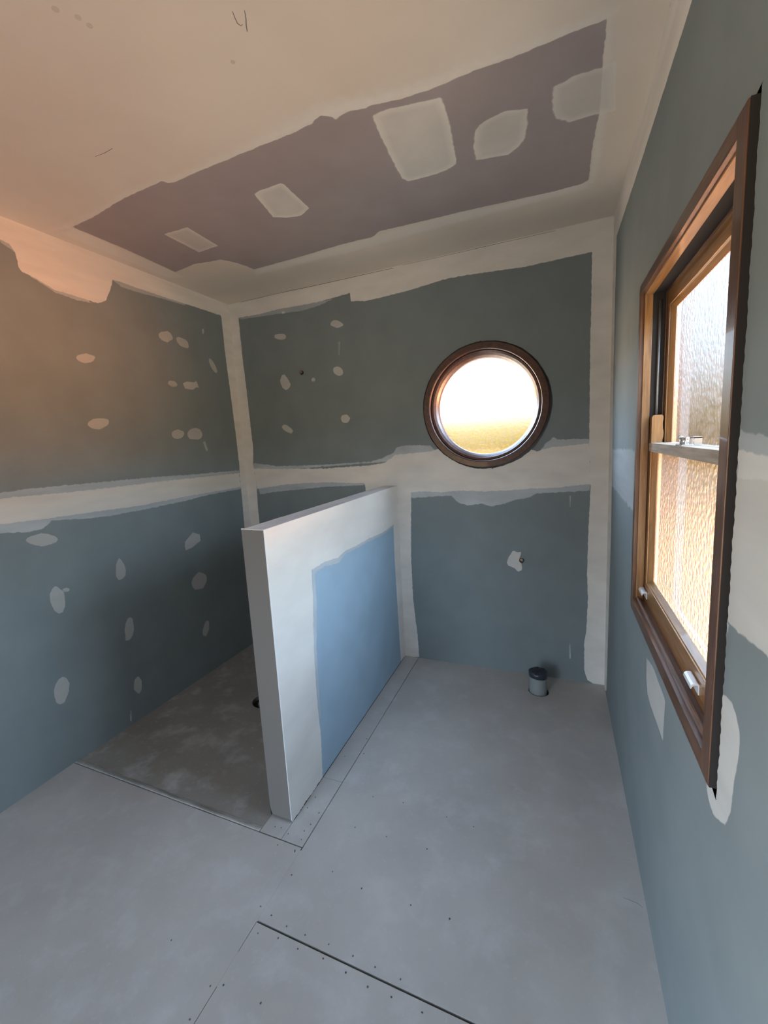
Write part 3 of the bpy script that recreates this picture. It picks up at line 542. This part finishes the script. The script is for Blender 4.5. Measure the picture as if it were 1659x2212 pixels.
# ---------------------------------------------------------------- sash window in the right wall
w1=empty('window_1',(W,-1.435,WZ0),'tall varnished timber sash window with frosted glass, on the right wall','window','structure')
X=lambda a:W+a
iy0,iy1,iz0,iz1=-1.862,-.998,.932,2.028
child('jamb',box(X(-.012),X(.118),WY0,iy0,WZ0,WZ1,bevel=.0015),M['wood_v'],w1)
child('jamb',box(X(-.012),X(.118),iy1,WY1,WZ0,WZ1,bevel=.0015),M['wood_v'],w1)
child('head',box(X(-.0118),X(.118),iy0,iy1,iz1,WZ1-.0005,bevel=.0012),M['wood_h'],w1)
child('sill',box((X(-.0118),X(.002),iy0,iy1,WZ0+.0005,iz0),(X(.002),X(.118),iy0,iy1,WZ0+.0005,.922),bevel=.0012),M['wood_h'],w1)
child('edge_shade',box(X(-.0095),X(.02),WY0-.0022,WY0-.0002,WZ0-.001,WZ1),M['dark'],w1)  # added near-black strip: shade of the jamb's near side put into colour
child('edge_shade',box(X(-.0095),X(.02),WY0,WY1,WZ0-.0022,WZ0-.0002),M['dark'],w1)  # same painted shade along the frame's underside
# moulded sill nosing: a low round bead then the flat
def extr_y(prof,ya,yb):
    n=len(prof); vs=[(x,y,z) for y in (ya,yb) for x,z in prof]; fs=[(i,(i+1)%n,n+(i+1)%n,n+i) for i in range(n)]+[tuple(range(n))[::-1],tuple(range(n,2*n))]
    me=mesh(vs,fs); bm=bmesh.new(); bm.from_mesh(me); bmesh.ops.recalc_face_normals(bm,faces=list(bm.faces)); bm.to_mesh(me); bm.free(); return me
bead=[(X(-.0005),.925),(X(-.0005),.934),(X(.001),.9395),(X(.004),.9425),(X(.008),.9425),(X(.011),.9395),(X(.012),.935),(X(.0245),.931),(X(.0245),.92)]
child('sill_bead',extr_y(bead,iy0+.001,iy1-.001),M['wood_h'],w1)
# stop beads inside the frame
sb=.0045
child('stop_bead',box(X(0),X(.024),iy1-sb,iy1+.001,.932,iz1,bevel=.001),M['gold_v'],w1)
child('stop_bead',box(X(0),X(.024),iy0-.001,iy0+sb,.932,iz1,bevel=.001),M['gold_v'],w1)
child('stop_bead',box(X(0),X(.026),iy0+sb,iy1-sb,iz1-sb,iz1+.001,bevel=.001),M['gold_h'],w1)
child('parting_bead',box(X(.0615),X(.0665),iy1-.007,iy1+.001,.922,iz1,bevel=.0008),M['wood_v'],w1)
child('parting_bead',box(X(.0615),X(.0665),iy0-.001,iy0+.007,.922,iz1,bevel=.0008),M['wood_v'],w1)
child('parting_bead',box(X(.0615),X(.0665),iy0+.007,iy1-.007,iz1-.006,iz1+.001,bevel=.0008),M['wood_h'],w1)
child('balance_tube',tube((X(.045),iy1-.006,1.52),(X(.045),iy1-.006,2.0),.0045,12),M['spring'],w1)
child('balance_tube',tube((X(.045),iy0+.006,1.52),(X(.045),iy0+.006,2.0),.0045,12),M['spring'],w1)
child('track_lining',box(X(.0245),X(.0615),iy1-.0012,iy1,1.50,iz1),M['dark'],w1)
child('track_lining',box(X(.0262),X(.0615),iy0+.0012,iy1-.0012,iz1-.0012,iz1),M['dark'],w1)
def stile(xa,xb,y_out,y_in,z0,z1,gx,bv=.012):
    """upright with a glazing bevel on its glass side; y_in side carries the glass"""
    s=1 if y_in>y_out else -1
    prof=[(xa,y_out),(xa,y_in-s*bv),(xa+.003,y_in-s*bv),(xa+.005,y_in-s*(bv-.003)),(gx,y_in),(gx+.004,y_in),(xb,y_in-s*bv),(xb,y_out)]
    n=len(prof); vs=[(x,y,z) for z in (z0,z1) for x,y in prof]; fs=[(i,(i+1)%n,n+(i+1)%n,n+i) for i in range(n)]+[tuple(range(n))[::-1],tuple(range(n,2*n))]
    me=mesh(vs,fs); bm=bmesh.new(); bm.from_mesh(me); bmesh.ops.recalc_face_normals(bm,faces=list(bm.faces)); bm.to_mesh(me); bm.free(); return me
def rail(xa,xb,z_out,z_in,ya,yb,gx,bv=.012):
    s=1 if z_in>z_out else -1
    prof=[(xa,z_out),(xa,z_in-s*bv),(xa+.003,z_in-s*bv),(xa+.005,z_in-s*(bv-.003)),(gx,z_in),(gx+.004,z_in),(xb,z_in-s*bv),(xb,z_out)]
    return extr_y(prof,ya,yb)
sy0,sy1=iy0+.001,iy1-.001
# lower (inner) sash
a0,a1,gx=X(.027),X(.0605),X(.046)
ls=child('lower_sash',stile(a0,a1,sy1,sy1-.046,.933,1.5185,gx,.014),M['gold_v'],w1,label='lower sash, stile and rails of golden timber')
child('stile',stile(a0,a1,sy0,sy0+.046,.933,1.5185,gx,.014),M['gold_v'],ls)
child('bottom_rail',rail(a0-.0004,a1,.9325,1.020,sy0+.001,sy1-.001,gx,.014),M['gold_h'],ls)
child('meeting_rail',box(a0-.001,a1+.001,sy0,sy1,1.489,1.5195,bevel=.0015),M['worn_h'],ls,label='greyed worn meeting rail')
child('pane',box(gx,gx+.003,sy0+.044,sy1-.044,1.018,1.491),M['glass'],ls,label='frosted pane, warm yellow')
def horn(yc,s):
    prof=[(a0,1.5195),(a0,1.607),(a0+.003,1.6125),(a0+.008,1.615),(a0+.030,1.615),(a0+.0335,1.609),(a0+.034,1.600),(a0+.032,1.588),(a0+.033,1.570),(a0+.0355,1.555),(a0+.0350,1.538),(a0+.032,1.5275),(a0+.033,1.5195)]
    return extr_y(prof,yc,yc+s*.034)
for yc,s in ((sy1-.001,-1),(sy0+.001,1)): child('horn',horn(yc,s),M['gold_v'],ls,label='shaped timber horn standing on the meeting rail')
def lift(yc,zc):
    prof=[(a0-.0006,zc-.014),(a0-.0006,zc+.012),(a0-.004,zc+.0145),(a0-.013,zc+.0135),(a0-.018,zc+.009),(a0-.0195,zc+.002),(a0-.017,zc-.001),(a0-.0155,zc+.003),(a0-.012,zc+.008),(a0-.005,zc+.009),(a0-.003,zc+.004),(a0-.003,zc-.014)]
    me=extr_y(prof,yc-.030,yc+.030); bm=bmesh.new(); bm.from_mesh(me); bmesh.ops.bevel(bm,geom=list(bm.edges),offset=.0006,segments=1,affect='EDGES',clamp_overlap=True); bm.to_mesh(me); bm.free(); return me
for yc in (-1.033,-1.66): child('finger_lift',lift(yc,.968),M['lift'],ls,label='small white finger lift')
# upper (outer) sash
b0,b1,hx=X(.067),X(.100),X(.084)
us=child('upper_sash',stile(b0,b1,sy1,sy1-.044,1.488,2.026,hx,.013),M['gold_v'],w1,label='upper sash of golden timber')
child('stile',stile(b0,b1,sy0,sy0+.044,1.488,2.026,hx,.013),M['gold_v'],us)
child('top_rail',rail(b0-.0004,b1,2.0265,1.962,sy0+.001,sy1-.001,hx,.013),M['gold_h'],us)
child('bottom_rail',box(b0,b1,sy0+.001,sy1-.001,1.4875,1.519,bevel=.0015),M['worn_h'],us)
child('pane',box(hx,hx+.003,sy0+.042,sy1-.042,1.517,1.964),M['glass'],us,label='frosted pane, bluish white')
# sash lock on the meeting rail
LY=-1.385
lk=child('sash_lock',box(X(.031),X(.057),LY-.034,LY+.034,1.5193,1.5225,bevel=.001),M['chrome'],w1,label='small chrome sash lock')
child('cam',tube((X(.044),LY,1.522),(X(.044),LY,1.540),.0105,20),M['chrome'],lk)
child('lever',bmesh_of(lambda bm:box_in(bm,X(.040),X(.048),LY-.033,LY+.010,1.533,1.5425),.0018),M['chrome'],lk)
child('keeper',box((X(.060),X(.078),LY-.026,LY-.020,1.5193,1.541),(X(.060),X(.078),LY+.020,LY+.026,1.5193,1.541),(X(.060),X(.078),LY-.026,LY+.026,1.538,1.5425)),M['chrome'],lk)
child('knob',tube((X(.040),LY+.012,1.541),(X(.040),LY+.030,1.541),.006,16),M['chrome'],lk)
# ---------------------------------------------------------------- marks on the linings
mark('pencil_mark',ce,2,H,[(1.562,-1.755),(1.556,-1.739),(1.552,-1.724),(1.556,-1.714),(1.562,-1.716)],.0028,off=-.0004)
mark('pencil_mark',ce,2,H,[(1.591,-1.743),(1.58,-1.724),(1.568,-1.708),(1.56,-1.694)],.0028,off=-.0004)
mark('pencil_mark',wl,0,0,[(-1.026,1.265),(-1.019,1.192),(-1.013,1.125),(-1.013,1.061)],.0025)
mark('pencil_mark',wl,0,0,[(-1.17,1.079),(-1.117,1.057),(-1.067,1.039),(-1.019,1.021)],.0025)
mark('joint_crack',ce,2,H,[(-0.014,-1.492),(-0.007,-1.405),(-0.005,-1.293),(-0.004,-1.12),(-0.004,-0.905)],.003,CRACK,off=-.0004)
mark('joint_crack',wb,1,0,[(0.117,2.698),(0.457,2.7),(0.77,2.695),(1.059,2.694),(1.36,2.692)],.0032,CRACK,off=-.0004)
mark('joint_crack',wb,1,0,[(1.424,2.696),(1.666,2.694),(1.947,2.694),(2.158,2.693),(2.327,2.693)],.002,CRACK,off=-.0004)
mark('joint_crack',ce,2,H,[(2.615,-1.254),(2.615,-1.24),(2.616,-1.224)],.003,CRACK,off=-.0004)
mark('pencil_mark',fl,2,0,[(2.548,-1.369),(2.567,-1.37),(2.591,-1.374),(2.603,-1.382)],.002)
mark('joint_crack',ce,2,H,[(0.74,-1.561),(0.785,-1.557),(0.836,-1.56)],.002,CRACK,off=-.0004)
for x,y,r in [(1.174, -1.957, 0.009), (1.202, -1.919, 0.008), (1.207, -1.892, 0.008), (1.463, -1.639, 0.007)]: child('old_spot',tube((x,y,H-.0005),(x,y,H-.0001),r,10),mat('faint_brown_spot',.9,(.60,.53,.44))[0],ce)
# ---------------------------------------------------------------- services
wc=empty('waste_pipe',(WC[0],WC[1],0),'short grey toilet waste pipe standing up through the floor under the round window','pipe')
child('pipe',tube((WC[0]-.004,WC[1]+.003,-.044),(WC[0]-.004,WC[1]+.003,.118),.0515,48,.047),M['pvc'],wc)
child('pit_lining',tube((WC[0],WC[1],-.0445),(WC[0],WC[1],-.0125),.072,32,.0595),M['dark'],wc)
# plastic bag taped over the pipe mouth, crumpled
cx,cy=WC[0]-.004,WC[1]+.003; vs=[];fs=[];ns=40
rows=[(.0525,.094),(.0535,.106),(.0540,.118),(.0525,.128),(.046,.133),(.034,.131),(.018,.134),(.0,.136)]
for k,(r,z) in enumerate(rows):
    for i in range(ns):
        t=2*math.pi*i/ns; w=1+ragged(t*1.0+k*1.7,.03 if k>2 else .012); zz=z+ragged(t*2+k,.004)*(1 if k>2 else .6)+(.004*math.cos(t-2.5) if k==0 else 0)
        if k==0: zz=z-.006*math.sin(t+.6)
        vs.append((cx+r*w*math.cos(t),cy+r*w*math.sin(t),zz))
for k in range(len(rows)-1):
    for i in range(ns): j=(i+1)%ns; fs.append((k*ns+i,k*ns+j,(k+1)*ns+j,(k+1)*ns+i))
child('plastic_cover',mesh(vs,fs,True),M['tape'],wc,label='dark crumpled plastic taped over the pipe mouth')
for i,(x,z) in enumerate(STUB):
    p=empty('water_pipe',(x,0,z),('thin capped pipe end in a small hole high on the back wall in the shower','thin pipe end in a filler-edged hole low on the back wall by the waste pipe')[i],'pipe')
    child('pipe',tube((x-.002,.034,z+.003),(x-.002,-.008 if i==0 else .004,z+.003),.0085,20,.0065),M['copper'],p)
    child('end_cap',tube((x-.002,-.0085 if i==0 else .0035,z+.003),(x-.002,.001 if i==0 else .010,z+.003),.0066,20),M['copper'],p)
